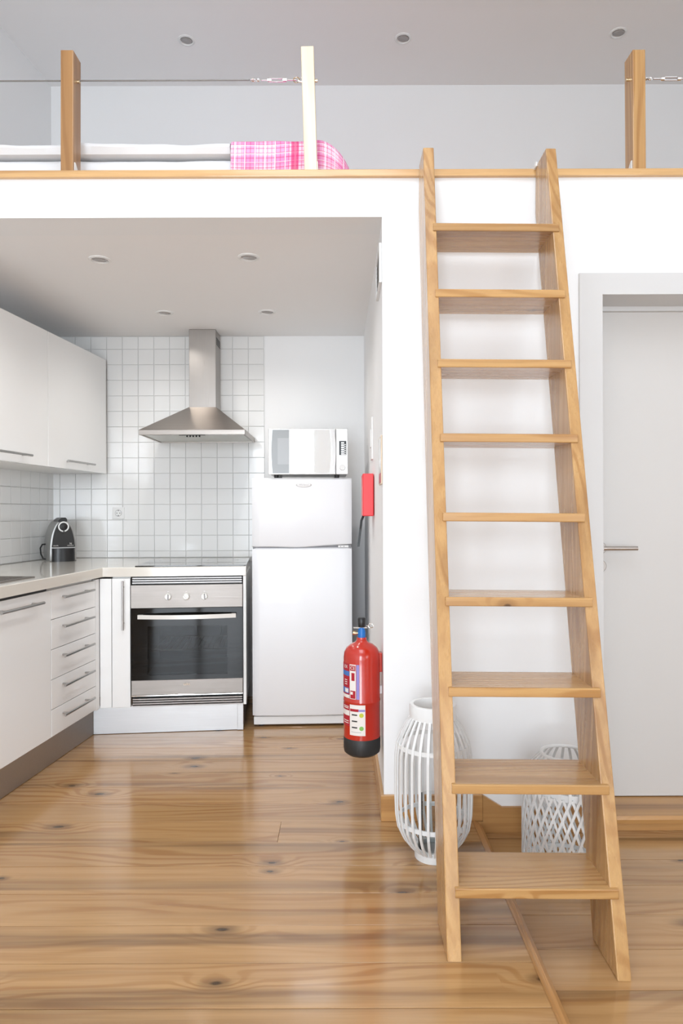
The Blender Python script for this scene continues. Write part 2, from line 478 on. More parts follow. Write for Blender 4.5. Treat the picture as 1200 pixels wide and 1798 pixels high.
# front wall: pillar and door wall below, beam over the alcove
XP = 0.1575
DX0, DX1, DZ = 0.976, 1.80, 2.003
bm = bmesh.new()
YB = D1 + 0.165
prism(bm, [(XP, -0.16), (DX0, -0.16), (DX0, DZ), (DX1, DZ), (DX1, -0.16), (XR, -0.16), (XR, ZK), (XP, ZK)], 'y', D1, YB)
box(bm, -2.2, XR, D1, YB, ZK, 2.437)
struct(obj('wall_front', bm, M_wall), 'white wall and beam under the loft edge')
# partition that closes the alcove
bm = bmesh.new()
prism(bm, [(XP, YB), (0.147, D2), (0.27, D2), (0.27, YB)], 'z', -0.05, ZK)
struct(obj('wall_right', bm, M_wall), 'white side wall of the kitchen alcove')
KX0, KX1, KY0, KY1 = -0.83, 0.51, -0.98, 1.50
bm = bmesh.new()
for a in ((-2.95, KX0, -3.7, D2+0.1), (KX1, XR+0.1, -3.7, D2+0.1), (KX0, KX1, -3.7, KY0), (KX0, KX1, KY1, D2+0.1)):
    box(bm, a[0], a[1], a[2], a[3], ZC, ZC+0.1)
struct(obj('ceiling', bm, M_ceil), 'white ceiling over the loft')
bm = bmesh.new()
for a in ((KX0-0.06, KX0, KY0-0.06, KY1+0.06), (KX1, KX1+0.06, KY0-0.06, KY1+0.06), (KX0, KX1, KY0-0.06, KY0), (KX0, KX1, KY1, KY1+0.06)):
    box(bm, a[0], a[1], a[2], a[3], ZC+0.1, ZC+0.16)
struct(obj('window_4', bm, M_white), 'white skylight curb in the ceiling')
bm = bmesh.new(); box(bm, -2.2, XR, YB, D2, ZK, 2.452)
struct(obj('ceiling', bm, mat('kitchen_ceiling_paint', (0.92, 0.91, 0.905, 1), 0.8, bump=0.04, bscale=80)), 'ceiling of the kitchen under the loft')
# room beyond the frame
bm = bmesh.new()
SY0, SY1 = -2.55, -0.65
box(bm, XR, XR+0.1, -3.7, SY0, -0.16, ZC); box(bm, XR, XR+0.1, SY1, D2, -0.16, ZC)
box(bm, XR, XR+0.1, SY0, SY1, -0.16, 0.90); box(bm, XR, XR+0.1, SY0, SY1, 2.12, ZC)
struct(obj('wall_side', bm, M_wall), 'white wall beside the door, with an added window')
bm = bmesh.new()
for a, c in ((SY0, SY0+0.06), (-1.64, -1.56), (SY1-0.06, SY1)): box(bm, XR+0.03, XR+0.08, a, c, 0.90, 2.12)
for a, c in ((0.90, 0.97), (2.06, 2.12)): box(bm, XR+0.035, XR+0.075, SY0, SY1, a, c)
struct(obj('window_3', bm, M_white), 'white window added to the unseen side wall for more light')  # added opening, lets more light onto the cabinets
bm = bmesh.new()
WX = [(-1.6, -0.1), (0.35, 1.45)]
WT = [2.58, 2.12]
for x0, x1 in [(-2.95, -1.6), (-0.1, 0.35), (1.45, XR+0.1)]: box(bm, x0, x1, -3.66, -3.56, -0.16, ZC)
for (x0, x1), zt in zip(WX, WT):
    box(bm, x0, x1, -3.66, -3.56, -0.16, 0.05); box(bm, x0, x1, -3.66, -3.56, zt, ZC)
struct(obj('wall_rear', bm, M_wall), 'white wall with two windows')
for n, (x0, x1) in enumerate(WX):
    bm = bmesh.new()
    for a, c in ((x0, x0+0.06), ((x0+x1)/2-0.04, (x0+x1)/2+0.04), (x1-0.06, x1)): box(bm, a, c, -3.64, -3.59, 0.05, WT[n])
    for a, c in ((0.05, 0.15), (1.60, 1.65), (WT[n]-0.06, WT[n])): box(bm, x0, x1, -3.635, -3.595, a, c)
    struct(obj('window_%d' % (n+1), bm, M_white), 'tall white window')

# loft edge board
struct(bx('trim_2', M_trim, None, -2.2, XR, D1-0.016, YB+0.02, 2.437, ZL, 0.003, 2), 'pine board along the edge of the loft')
struct(bx('loft_floor', M_floor, None, -2.2, XR, YB+0.02, D2, 2.452, ZL), 'pine floor of the loft')

# skirting boards
bm = bmesh.new(); box(bm, XP-0.012, XS+0.03, D1-0.014, D1, 0.0, 0.098, 0.002)
struct(obj('baseboard_front', bm, M_skirt), 'pine skirting on the pillar')
bm = bmesh.new()
prism(bm, [(XS-0.008, ZF2), (0.905, ZF2), (0.905, 0.052), (0.605, 0.052), (XS+0.0305, 0.098), (XS+0.0305, -0.001), (XS-0.008, -0.001)], 'y', D1-0.013, D1)
struct(obj('baseboard_step', bm, M_skirt), 'pine skirting that drops with the step')
bm = bmesh.new(); box(bm, 0, 0.012, D1, D2, 0.0, 0.098, 0.002)
o = obj('baseboard_alcove', bm, M_skirty); o.location = (XP-0.012, 0, 0)
struct(o, 'pine skirting along the alcove side wall')

# door
dr = bpy.data.objects.new('door_1', None); COL.objects.link(dr); dr['kind'] = 'structure'
dr['label'] = 'off-white painted door in a recessed frame'
YD = 2.757
bm = bmesh.new()
CW = 0.073
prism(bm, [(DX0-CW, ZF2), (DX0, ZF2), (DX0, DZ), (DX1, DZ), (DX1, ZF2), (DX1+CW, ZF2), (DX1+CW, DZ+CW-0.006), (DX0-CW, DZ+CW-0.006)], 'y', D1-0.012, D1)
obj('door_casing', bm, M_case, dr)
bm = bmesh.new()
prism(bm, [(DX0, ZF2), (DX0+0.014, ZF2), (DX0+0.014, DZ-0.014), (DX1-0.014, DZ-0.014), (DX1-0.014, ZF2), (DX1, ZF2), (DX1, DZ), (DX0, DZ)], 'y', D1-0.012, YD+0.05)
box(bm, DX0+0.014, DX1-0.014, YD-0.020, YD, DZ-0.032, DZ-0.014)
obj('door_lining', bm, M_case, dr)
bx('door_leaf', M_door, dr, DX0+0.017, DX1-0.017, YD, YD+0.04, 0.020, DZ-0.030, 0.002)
rose = Matrix.Translation((1.040, YD, 1.022)) @ Matrix.Rotation(R(90), 4, 'X')
hd = bmesh.new(); lathe(hd, [(0.026, 0.0), (0.026, 0.007), (0.023, 0.010), (0.010, 0.010), (0.010, 0.040)], 24, M=rose)
hd = obj('door_handle', hd, M_satin, dr, True)
bm = bmesh.new(); tube(bm, [(1.040, YD-0.046, 1.022), (1.060, YD-0.050, 1.022), (1.10, YD-0.052, 1.022), (1.172, YD-0.052, 1.022)], 0.0085, 12)
obj('lever', bm, M_satin, hd, True)
kp = bmesh.new(); lathe(kp, [(0.026, 0.0), (0.026, 0.007), (0.023, 0.010)], 24, M=Matrix.Translation((1.040, YD, 0.949)) @ Matrix.Rotation(R(90), 4, 'X'))
kp = obj('keyhole_plate', kp, M_satin, dr, True)
bm = bmesh.new(); box(bm, 1.0375, 1.0425, YD-0.0115, YD-0.008, 0.939, 0.957)
obj('keyhole', bm, M_ink, kp)
# threshold step
bm = bmesh.new()
prism(bm, [(D1-0.012, -0.012), (D1-0.016, 0.004), (D1-0.010, 0.017), (YD+0.05, 0.017), (YD+0.05, ZF2), (D1+0.004, ZF2), (D1+0.004, -0.012)], 'x', DX0, DX1)
struct(obj('trim_3', bm, M_skirt), 'pine threshold step under the door')

# ---------------------------------------------------------------- ladder
K = 0.271; Y0 = 1.777
def front(z): return Y0 + K*z
lad = thing('loft_ladder', 'tall pine loft ladder with nine flat treads leaning on the loft edge', 'ladder', (0, 0, 0.004))
lad.rotation_euler = (0, 0.0105, 0)
def stringer(x0, x1, zb):
    bm = bmesh.new(); ZT = 2.472; SW = 0.175; yb = D1-0.021
    zc = (yb - Y0 - SW)/K
    prism(bm, [(front(zb), zb), (front(zb)+SW, zb), (yb, zc), (yb, ZT), (front(ZT), ZT)], 'x', x0, x1)
    es = [e for e in bm.edges if abs(e.verts[0].co.x - e.verts[1].co.x) < 1e-6]
    bmesh.ops.bevel(bm, geom=es, offset=0.003, segments=2, profile=0.5, affect='EDGES')
    return obj('stringer', bm, M_stringer, lad)
stringer(0.271, 0.309, -0.001)
stringer(0.710, 0.747, ZF2+0.004)
tread_me = None
for k in range(9):
    z = 0.170 + 0.2492*k
    if tread_me is None:
        bm = bmesh.new(); box(bm, -0.2175, 0.2175, -0.012, 0.187, -0.027, 0, 0.003, 2)
        tread_me = bpy.data.meshes.new('tread'); bm.to_mesh(tread_me); bm.free(); tread_me.materials.append(M_tread)
    share('tread', tread_me, lad, (0.514, front(z), z))
bm = bmesh.new(); box(bm, 0.704, 0.7105, D1-0.045, D1-0.014, 2.462, 2.478, 0.001)
obj('bracket', bm, M_white, lad)

# ---------------------------------------------------------------- loft: posts, cables, bed
def post(x, lean, h, m, label, bside):
    p = thing('railing_post', label, 'post', (x, D1+0.005, ZL), 0, 'railing posts on the loft edge')
    p.rotation_euler = (0, lean, 0)
    bx('post_shaft', m, p, -0.0245, 0.0245, 0, 0.076, 0, h, 0.003, 2)
    bm = bmesh.new()
    s = bside
    a = 0.0245*s
    prism(bm, [(0.010, 0.001), (0.066, 0.001), (0.018, 0.045), (0.010, 0.045)], 'x', min(a, a+0.003*s), max(a, a+0.003*s))
    obj('angle_bracket', bm, M_white, p)
    bm = bmesh.new(); tube(bm, [(a, 0.038, 0.370), (a + 0.010*s, 0.038, 0.370)], 0.006, 8)
    obj('bolt_head', bm, M_brass, p, True)
    return p
post(-1.041, R(0.25), 0.468, M_postdark, 'brown pine railing post standing before the white end of the mattress', 1)
post(-0.112, R(-1.5), 0.480, M_postglint, 'pine railing post with pale highlight in its colour, standing before the pink plaid blanket', 1)
post(1.140, R(-0.2), 0.462, M_post, 'golden pine railing post beyond the ladder top, above the door', -1)
ZW = 2.838; YW = D1 + 0.043
def link_loop(cx, r, flat, rz):
    pts = []
    for k in range(14):
        a = 2*math.pi*k/14
        p = Vector((math.cos(a)*r, math.sin(a)*r*flat, 0)); p.rotate(Matrix.Rotation(rz, 3, 'X'))
        pts.append((cx+p.x, YW+p.y, ZW+p.z))
    return pts
def turnbuckle(parent, xa, xb):
    """eye, hook, open frame, hook, eye between xa and xb"""
    L = xb-xa
    bm = bmesh.new()
    for dz in (-0.006, 0.006): tube(bm, [(xa+L*0.34, YW, ZW+dz), (xa+L*0.66, YW, ZW+dz)], 0.0028, 6)
    for t in (0.34, 0.66): tube(bm, [(xa+L*t-0.007, YW, ZW), (xa+L*t+0.007, YW, ZW)], 0.0085, 8)
    t = obj('turnbuckle', bm, M_chrome, parent, True)
    for s, e, rz in ((0.10, 0.34, 0.9), (0.66, 0.90, -0.7)):
        bm = bmesh.new(); tube(bm, [(xa+L*s, YW, ZW), (xa+L*e, YW, ZW)], 0.003, 6)
        tube(bm, link_loop(xa+L*(s if s < 0.3 else e), 0.011, 0.8, rz), 0.003, 6, True)
        obj('eye_hook', bm, M_chrome, t, True)
    for s, rz in ((0.0, 0.2), (1.0, 1.4)):
        bm = bmesh.new(); tube(bm, link_loop(xa+L*s, 0.012, 0.75, rz), 0.0032, 6, True)
        obj('shackle', bm, M_chrome, t, True)
c = thing('railing_cable', 'steel railing cable with turnbuckle strung between the brown and the highlit post', 'cable', (0,0,0), 0, 'steel railing cables')
bm = bmesh.new(); tube(bm, [(-2.0, YW, ZW), (-0.35, YW, ZW)], 0.0028, 6); obj('wire', bm, M_wire, c, True)
turnbuckle(c, -0.335, -0.150)
c = thing('railing_cable', 'short steel cable and turnbuckle hooked to the golden post above the door', 'cable', (0,0,0), 0, 'steel railing cables')
bm = bmesh.new(); tube(bm, [(1.39, YW, ZW-0.006), (XR, YW, ZW-0.006)], 0.0028, 6); obj('wire', bm, M_wire, c, True)
turnbuckle(c, 1.178, 1.375)

def rounded_slab(x0, x1, y0, y1, z0, z1, rr, nx, wob, seed, uv=False, roundend=0.0, shell=False, flatb=False):
    """soft slab: profile across y with rounded shoulders, swept along x with small wobble"""
    bm = bmesh.new(); rd = random.Random(seed)
    prof = [(y0+rr*0.6, z0)] if flatb else [(y0, z0)]
    for k in range(5):
        a = math.pi - math.pi/2*k/4
        prof.append((y0+rr+rr*math.cos(a), z1-rr+rr*math.sin(a)))
    for k in range(1, 4): prof.append((y0+rr+(y1-y0-2*rr)*k/4, z1))
    for k in range(5):
        a = math.pi/2 - math.pi/2*k/4
        prof.append((y1-rr+rr*math.cos(a), z1-rr+rr*math.sin(a)))
    prof.append((y1-rr*0.6, z0) if flatb else (y1, z0))
    rings = []; ph = [rd.uniform(0, 6.28) for _ in range(6)]
    for i in range(nx+1):
        x = x0+(x1-x0)*i/nx
        drop = 0
        if roundend and x > x1-roundend:
            q = (x-(x1-roundend))/roundend; drop = (1-math.sqrt(max(0, 1-q*q)))
        ring = []
        for j, (yy, zz) in enumerate(prof):
            f = (zz-z0)/(z1-z0)
            dz = wob*(math.sin(x*9+ph[0]) + 0.6*math.sin(x*21+ph[1]) + 0.5*math.sin(x*37+j+ph[2]))*f
            dy = wob*0.7*math.sin(x*13+zz*40+ph[3])
            z = z0 + (zz-z0)*(1-drop*0.97) + dz*(1-drop)
            yc = (y0+y1)/2
            yn = yy + dy if f > 0 else yy
            yn = yc + (yn-yc)*(1-0.22*drop)
            ring.append(bm.verts.new((x, yn, z)))
        rings.append(ring)
    fs = []
    uvl = bm.loops.layers.uv.new('UVMap')
    acc = [0]
    for p, q in zip(prof, prof[1:]): acc.append(acc[-1]+math.hypot(q[0]-p[0], q[1]-p[1]))
    for i in range(nx):
        for j in range(len(prof)-1):
            f = bm.faces.new((rings[i][j], rings[i+1][j], rings[i+1][j+1], rings[i][j+1]))
            for lp, (ii, jj) in zip(f.loops, ((i, j), (i+1, j), (i+1, j+1), (i, j+1))):
                xx = x0+(x1-x0)*ii/nx
                if roundend and xx > x1-roundend:
                    q = (xx-(x1-roundend))/roundend; xx = x1-roundend + roundend*math.asin(min(1, q))
                lp[uvl].uv = (xx + 0.004*math.sin(acc[jj]*30), acc[jj] + 0.006*math.sin(xx*14))
            fs.append(f)
    if not shell:
        fs.append(bm.faces.new(rings[0])); fs.append(bm.faces.new(rings[-1][::-1]))
        for a, b in zip(rings, rings[1:]): bm.faces.new((a[0], a[-1], b[-1], b[0]))
    bmesh.ops.recalc_face_normals(bm, faces=list(bm.faces))
    return bm
tag(obj('mattress', rounded_slab(-1.80, -0.03, 2.748, 4.15, ZL+0.002, 2.600, 0.045, 70, 0.0015, 2, False, 0.10), M_linen, None, True), 'white mattress lying on the loft floor under the duvet', 'mattress')
tag(obj('duvet', rounded_slab(-1.80, -0.44, 2.726, 4.18, 2.606, 2.648, 0.020, 90, 0.0032, 5, False, 0, False, True), M_linen, None, True), 'folded white duvet spread over the mattress beside the pink blanket', 'duvet')
bl = obj('plaid_blanket', rounded_slab(-0.435, 0.066, 2.712, 4.19, ZL+0.001, 2.662, 0.05, 60, 0.0028, 9, True, 0.16, True), M_plaid, None, True)
sol = bl.modifiers.new('thickness', 'SOLIDIFY'); sol.thickness = 0.006; sol.offset = -1
tag(bl, 'pink and white plaid blanket draped over the foot of the loft bed', 'blanket')

# ---------------------------------------------------------------- ceiling lamps
def downlight(x, y, z, label, group, fill_watts=0, r=0.036):
    d = thing('downlight', label, 'ceiling light', (x, y, z), 0, group)
    bm = bmesh.new(); lathe(bm, [(r*1.35, 0.0), (r*1.32, -0.003), (r*1.05, -0.006), (r*0.98, -0.003), (r*0.96, 0.0)], 28, cap=False)
    obj('trim_ring', bm, M_white, d, True)
    bm = bmesh.new(); lathe(bm, [(r*0.97, -0.0008), (r*0.75, -0.0055), (r*0.35, -0.003), (0.004, -0.002)], 24)
    o = obj('lamp', bm, M_dim, d, True)
    o.rotation_euler = (R(7), R(4), 0)
    if fill_watts:
        l = bpy.data.lights.new('alcove_fill', 'SPOT'); l.energy = fill_watts; l.spot_size = R(150); l.spot_blend = 1.0  # added fill spot for the dark alcove; the fixture itself is off
        l.shadow_soft_size = r*0.6; l.color = (1.0, 0.97, 0.93)
        lo = bpy.data.objects.new('alcove_fill', l); COL.objects.link(lo); lo.parent = d; lo.location = (0, 0, -0.012)
g1 = 'downlights in the kitchen ceiling'; g2 = 'downlights in the loft ceiling'
downlight(-1.065, 3.02, ZK, 'small round downlight near the beam, on the wall cabinet side', g1, 9)
downlight(-0.404, 3.00, ZK, 'small round downlight near the beam, on the fridge side of the kitchen', g1, 9)
downlight(-0.988, 3.83, ZK, 'small round downlight just beside the top of the hood chimney, cabinet side', g1, 9)
downlight(-0.412, 3.82, ZK, 'small round downlight near the back wall above the microwave', g1, 9)
downlight(-0.883, 3.93, ZC, 'small round loft downlight between the brown and the highlit post', g2)
downlight(0.362, 3.92, ZC, 'small round loft downlight nearest above the ladder top', g2)
downlight(1.58, 3.88, ZC, 'small round loft downlight above the golden post', g2)

# ---------------------------------------------------------------- kitchen, left run (local x = out from wall, local y = towards the back)
def bar_handle(parent, p0, p1, off, r=0.006, stand=0.032):
    """bar between p0 and p1 held 'stand' off the surface along 'off', two feet"""
    p0, p1, off = Vector(p0), Vector(p1), Vector(off).normalized()
    bm = bmesh.new()
    tube(bm, [p0+off*stand, p1+off*stand], r, 12)
    for t in (0.13, 0.87):
        q = p0.lerp(p1, t); tube(bm, [q, q+off*stand], r*0.75, 8)
    return obj('handle', bm, M_handle, parent, True)
RL = R(-6)
TF = 0.655
u = thing('drawer_cabinet', 'white base cabinet with a stack of five narrow drawers near the corner', 'cabinet', OL + (0,), RL)
bx('cabinet_body', M_carc, u, 0.02, TF-0.020, -1.200, -0.767, 0.150, 0.834)
bx('filler_panel', M_lacq, u, TF-0.019, TF, -0.764, -0.724, 0.150, 0.826, 0.001)
zd = [0.155, 0.2785, 0.4145, 0.5505, 0.6865, 0.822]
for z0, z1 in zip(zd, zd[1:]):
    d = bx('drawer', M_lacq, u, TF-0.019, TF, -1.199, -0.768, z0+0.0014, z1-0.0014, 0.0016, 2)
    zh = z1 - 0.040
    bar_handle(d, (TF, -1.137, zh), (TF, -0.842, zh), (1, 0, 0))
u = thing('base_cabinet', 'white base cabinet with one wide door under the sink', 'cabinet', OL + (0,), RL)
bx('cabinet_body', M_carc, u, 0.02, TF-0.020, -1.80, -1.2025, 0.150, 0.834)
d = bx('door', M_lacq, u, TF-0.019, TF, -1.80, -1.203, 0.156, 0.8205, 0.0016, 2)
bar_handle(d, (TF, -1.625, 0.780), (TF, -1.315, 0.780), (1, 0, 0), 0.0065)
bx('top_gap_strip', M_blackm, u, TF-0.03, TF-0.006, -1.80, -1.23, 0.822, 0.834)
p = thing('plinth', 'long brushed metal plinth under the drawers and sink cabinet', 'plinth', OL + (0,), RL)
bx('plinth_board', M_alu, p, 0.585, 0.603, -2.1, -0.690, 0.002, 0.148)

# corner run (local x along the fronts, local y towards the back wall)
RO = R(5.5); OC = (-1.246, 3.56)
C3 = OC + (0,)
u = thing('corner_cabinet', 'slim white base cabinet with one upright handle beside the oven', 'cabinet', C3, RO)
bx('cabinet_body', M_carc, u, 0.046, 0.138, 0.022, 0.60, 0.150, 0.834)
d = bx('door', M_lacq, u, 0.046, 0.1395, 0.001, 0.020, 0.152, 0.826, 0.0016, 2)
bar_handle(d, (0.106, 0.001, 0.560), (0.106, 0.001, 0.816), (0, -1, 0), 0.0055, 0.028)
bx('corner_filler', M_lacq, u, -0.016, 0.043, 0.004, 0.022, 0.152, 0.826, 0.001)
p = thing('plinth', 'short brushed metal plinth under the oven', 'plinth', C3, RO)
bx('plinth_board', M_alu, p, -0.062, 0.690, 0.052, 0.068, 0.002, 0.147)
bx('corner_post', M_alu, p, 0.690, 0.722, 0.045, 0.068, 0.002, 0.147, 0.001)
bx('return_board', M_alu, p, 0.706, 0.722, 0.068, 0.60, 0.002, 0.147)

h = thing('end_panel', 'white end panel between the oven and the fridge', 'panel', C3, RO)
bx('side_panel', M_lacq, h, 0.7245, 0.7395, 0.010, 0.66, 0.148, 0.834, 0.001)

ov = thing('oven', 'built-in steel oven with dark glass door and three knobs', 'oven', C3, RO)
E0, E1 = 0.1465, 0.7205
EC = (E0+E1)/2
def slats(z0, z1, n):
    hgt = (z1-z0)/n
    for k in range(n):
        bm = bmesh.new()
        za = z0+k*hgt
        prism(bm, [(0.000, za+0.0015), (0.012, za+0.0005), (0.014, za+hgt-0.003), (-0.0005, za+hgt-0.0042)], 'x', E0+0.004, E1-0.002)
        obj('vent_slat', bm, M_alu, ov)
    bx('vent_backing', M_blackm, ov, E0+0.004, E1-0.002, 0.018, 0.024, z0, z1)
slats(0.797, 0.833, 3)
slats(0.152, 0.200, 4)
bx('vent_backing', M_blackm, ov, E0+0.02, E1-0.015, 0.012, 0.020, 0.790, 0.797)
# body as an open box (cavity behind the window)
bm = bmesh.new()
Wx0, Wx1, Wz0, Wz1 = 0.228, 0.642, 0.318, 0.575
box(bm, E0+0.002, E1-0.002, 0.022, 0.56, 0.60, 0.795)
box(bm, E0+0.002, E1-0.002, 0.022, 0.56, 0.200, 0.300)
box(bm, E0+0.002, Wx0-0.02, 0.022, 0.56, 0.300, 0.60)
box(bm, Wx1+0.02, E1-0.002, 0.022, 0.56, 0.300, 0.60)
box(bm, E0+0.002, E1-0.002, 0.50, 0.56, 0.300, 0.60)
obj('oven_body', bm, M_cavity, ov)
bm = bmesh.new(); lathe(bm, [(0.075, 0), (0.073, 0.006), (0.02, 0.008)], 28, M=Matrix.Translation((0.50, 0.50, 0.47)) @ Matrix.Rotation(R(90), 4, 'X'))
obj('fan_cover', bm, M_gasket, ov, True)
bm = bmesh.new()
tube(bm, [(0.238, 0.06, 0.445), (0.245, 0.06, 0.437), (0.64, 0.06, 0.437)], 0.004, 6)
tube(bm, [(0.238, 0.45, 0.437), (0.64, 0.45, 0.437)], 0.003, 6)
for k in range(14):
    x = 0.25 + 0.028*k; tube(bm, [(x, 0.06, 0.437), (x, 0.45, 0.437)], 0.0018, 5)
obj('rack', bm, M_steel, ov, True)
cp = bx('control_panel', M_ovensteel, ov, E0-0.004, E1+0.002, -0.006, 0.022, 0.669, 0.791, 0.002, 2)
for i, x in enumerate((0.335, 0.429, 0.523)):
    bm = bmesh.new(); Mx = Matrix.Translation((x, -0.006, 0.729)) @ Matrix.Rotation(R(90), 4, 'X')
    lathe(bm, [(0.0185, 0), (0.0185, 0.004), (0.0165, 0.006), (0.016, 0.016), (0.014, 0.018)], 28, M=Mx)
    Mg = Mx @ Matrix.Rotation(R((0, 40, 5)[i]), 4, 'Z')
    b2 = bmesh.new(); box(b2, -0.004, 0.004, -0.0165, 0.0165, 0.016, 0.024, 0.002); bmesh.ops.transform(b2, matrix=Mg, verts=b2.verts)
    kb = obj('knob', bm, M_knob, cp, True)
    obj('knob_grip', b2, M_knob, cp)
    b3 = bmesh.new(); box(b3, -0.0025, 0.0025, -0.0150, 0.0150, 0.0242, 0.0245)
    if i != 1: bmesh.ops.transform(b3, matrix=Mg @ Matrix.Translation((0.003, 0, 0)), verts=b3.verts); obj('knob_mark', b3, M_gasket, cp)
    else: b3.free()
    bx('dial_mark', M_inkgrey, cp, x-0.004, x+0.004, -0.0064, -0.006, 0.7535, 0.756)
od = thing_door = bpy.data.objects.new('oven_door', None); COL.objects.link(od); od.parent = ov
GZ0, GZ1 = 0.294, 0.668
bm = bmesh.new()
box(bm, E0-0.002, Wx0, -0.008, 0.016, GZ0, GZ1); box(bm, Wx1, E1+0.002, -0.008, 0.016, GZ0, GZ1)
box(bm, Wx0, Wx1, -0.008, 0.016, Wz1, GZ1); box(bm, Wx0, Wx1, -0.008, 0.016, GZ0, Wz0)
obj('glass_front', bm, M_ovenblack, od)
bx('window_pane', M_ovenglass, od, Wx0, Wx1, -0.0075, -0.004, Wz0, Wz1)
lp = bx('lower_panel', M_ovensteel, od, E0-0.001, E1+0.002, -0.008, 0.016, 0.216, 0.2935, 0.0015)
bx('chrome_lip', M_chrome, od, E0-0.001, E1+0.002, -0.009, 0.014, 0.209, 0.2155, 0.001)
text('badge_lettering', 'teka', 0.020, M_cream, od, face_front(0.430, -0.0083, 0.268))
bm = bmesh.new()
pts = []; outs = []
for k in range(17):
    t = k/16; x = 0.184 + (0.688-0.184)*t
    pts.append((x, -0.030 - 0.030*math.sin(math.pi*t), 0.628)); outs.append((0, -1, 0))
strip(bm, pts, outs, 0.021, 0.009)
for x in (0.196, 0.676): box(bm, x-0.01, x+0.01, -0.034, -0.008, 0.619, 0.637)
obj('door_handle', bm, M_knob, od, True)

# worktop: one continuous L
def orun(e, b): return (OC[0] + e*math.cos(RO) - b*math.sin(RO), OC[1] + e*math.sin(RO) + b*math.cos(RO))
bm = bmesh.new()
Rb = (-0.587, D2-0.009)
poly = [OC, orun(0.7405, 0), Rb, (-1.829, D2-0.009), left(0.009, 0.02), left(0.009, 1.9), left(0.678, 1.9)]
prism(bm, poly, 'z', 0.8355, 0.884)
es = [e for e in bm.edges if all(v.co.z > 0.88 for v in e.verts)]
bmesh.ops.bevel(bm, geom=es, offset=0.004, segments=2, profile=0.5, affect='EDGES')
tag(obj('worktop', bm, M_top), 'cream stone worktop running round the kitchen corner to the fridge', 'worktop')
hb = thing('cooktop', 'thin black glass cooktop let into the worktop above the oven', 'cooktop', orun(0, 0) + (0.884,), RO)
bx('glass_plate', M_blackglass, hb, 0.158, 0.738, 0.030, 0.53, 0.0003, 0.0055, 0.0015)
for (x, yy, r) in ((0.30, 0.17, 0.09), (0.30, 0.40, 0.075), (0.59, 0.17, 0.075), (0.59, 0.40, 0.09)):
    bm = bmesh.new(); lathe(bm, [(r, 0.0056), (r-0.002, 0.0058), (r-0.004, 0.0056)], 40, (x, yy, 0), cap=False)
    obj('cooking_zone', bm, M_inkgrey, hb)
sk = thing('sink', 'stainless steel inset sink rim at the edge of the worktop', 'sink', OL + (0.884,), RL)
bm = bmesh.new()
for a in ((0.13, 0.16, -1.85, -1.255), (0.58, 0.61, -1.85, -1.255), (0.16, 0.58, -1.285, -1.255), (0.16, 0.58, -1.85, -1.82)): box(bm, a[0], a[1], a[2], a[3], 0.0003, 0.005)
obj('sink_rim', bm, M_ovensteel, sk)
bm = bmesh.new()
for k in range(12): box(bm, 0.175, 0.565, -1.80+0.0425*k, -1.785+0.0425*k, 0.0020, 0.0042)
obj('drainer_ribs', bm, M_ovensteel, sk)
bx('drainer_tray', M_ovensteel, sk, 0.16, 0.58, -1.82, -1.285, 0.0003, 0.002)

# wall cabinets
TU = 0.364
for k, (s0, s1, ha, hb_, lab) in enumerate(((0.012, 0.700, 0.226, 0.545, 'white wall cabinet in the tiled corner, nearest the hood'), (0.7005, 1.39, 0.902, 1.22, 'white wall cabinet further from the hood, above the sink side'))):
    u = thing('wall_cabinet', lab, 'cabinet', OL + (0,), RL, 'wall cabinets')
    bx('cabinet_body', M_carc, u, 0.009, TU-0.021, -s1+0.001, -s0, 1.418, 2.130)
    d = bx('door', M_lacq, u, TU-0.020, TU, -s1+0.0014, -s0-0.001, 1.416, 2.132, 0.0016, 2)
    bar_handle(d, (TU, -hb_, 1.458), (TU, -ha, 1.458), (1, 0, 0), 0.006, 0.030)

# ---------------------------------------------------------------- range hood
hd = thing('range_hood', 'brushed steel chimney range hood on the tiles above the cooktop', 'range hood', (-0.85, D2-0.009, 1.613))
HW, HD = 0.302, 0.455
cx0, cx1, cd = -0.079, 0.0845, 0.165
bx('chimney', M_steelv, hd, cx0, cx1, -cd, 0, 0.198, ZK-1.613-0.001, 0.0015)
bm = bmesh.new()
def quad_frustum(bm, a, b, za, zb):
    lo = [bm.verts.new((x, y, za)) for x, y in a]; hi = [bm.verts.new((x, y, zb)) for x, y in b]
    fs = [bm.faces.new(lo), bm.faces.new(hi)] + [bm.faces.new((lo[i], lo[(i+1) % 4], hi[(i+1) % 4], hi[i])) for i in range(4)]
    bmesh.ops.recalc_face_normals(bm, faces=fs)
quad_frustum(bm, [(-HW, -HD), (HW, -HD), (HW, 0), (-HW, 0)], [(cx0-0.002, -cd-0.002), (cx1+0.002, -cd-0.002), (cx1+0.002, 0), (cx0-0.002, 0)], 0.028, 0.200)
obj('canopy', bm, M_steel, hd)
bm = bmesh.new()
box(bm, -HW, HW, -HD, -HD+0.012, 0, 0.0278, 0.001); box(bm, -HW, -HW+0.012, -HD+0.012, 0, 0, 0.0278); box(bm, HW-0.012, HW, -HD+0.012, 0, 0, 0.0278)
box(bm, -HW+0.012, HW-0.012, -0.012, 0, 0, 0.0278)
obj('rim', bm, M_steel, hd)
bx('underside', mat('hood_underside', (0.62, 0.62, 0.58, 1), 0.35, 0.5), hd, -HW+0.012, HW-0.012, -HD+0.012, -0.012, 0.004, 0.010)
bx('control_slot', M_black, hd, -0.085, 0.065, -HD+0.045, -HD+0.062, 0.0015, 0.0038)
for k in range(5):
    bm = bmesh.new(); lathe(bm, [(0.005, 0.0038), (0.005, -0.004), (0.004, -0.005)], 12, (-0.045+0.018*k, -HD+0.080, 0))
    obj('button', bm, M_black, hd, True)
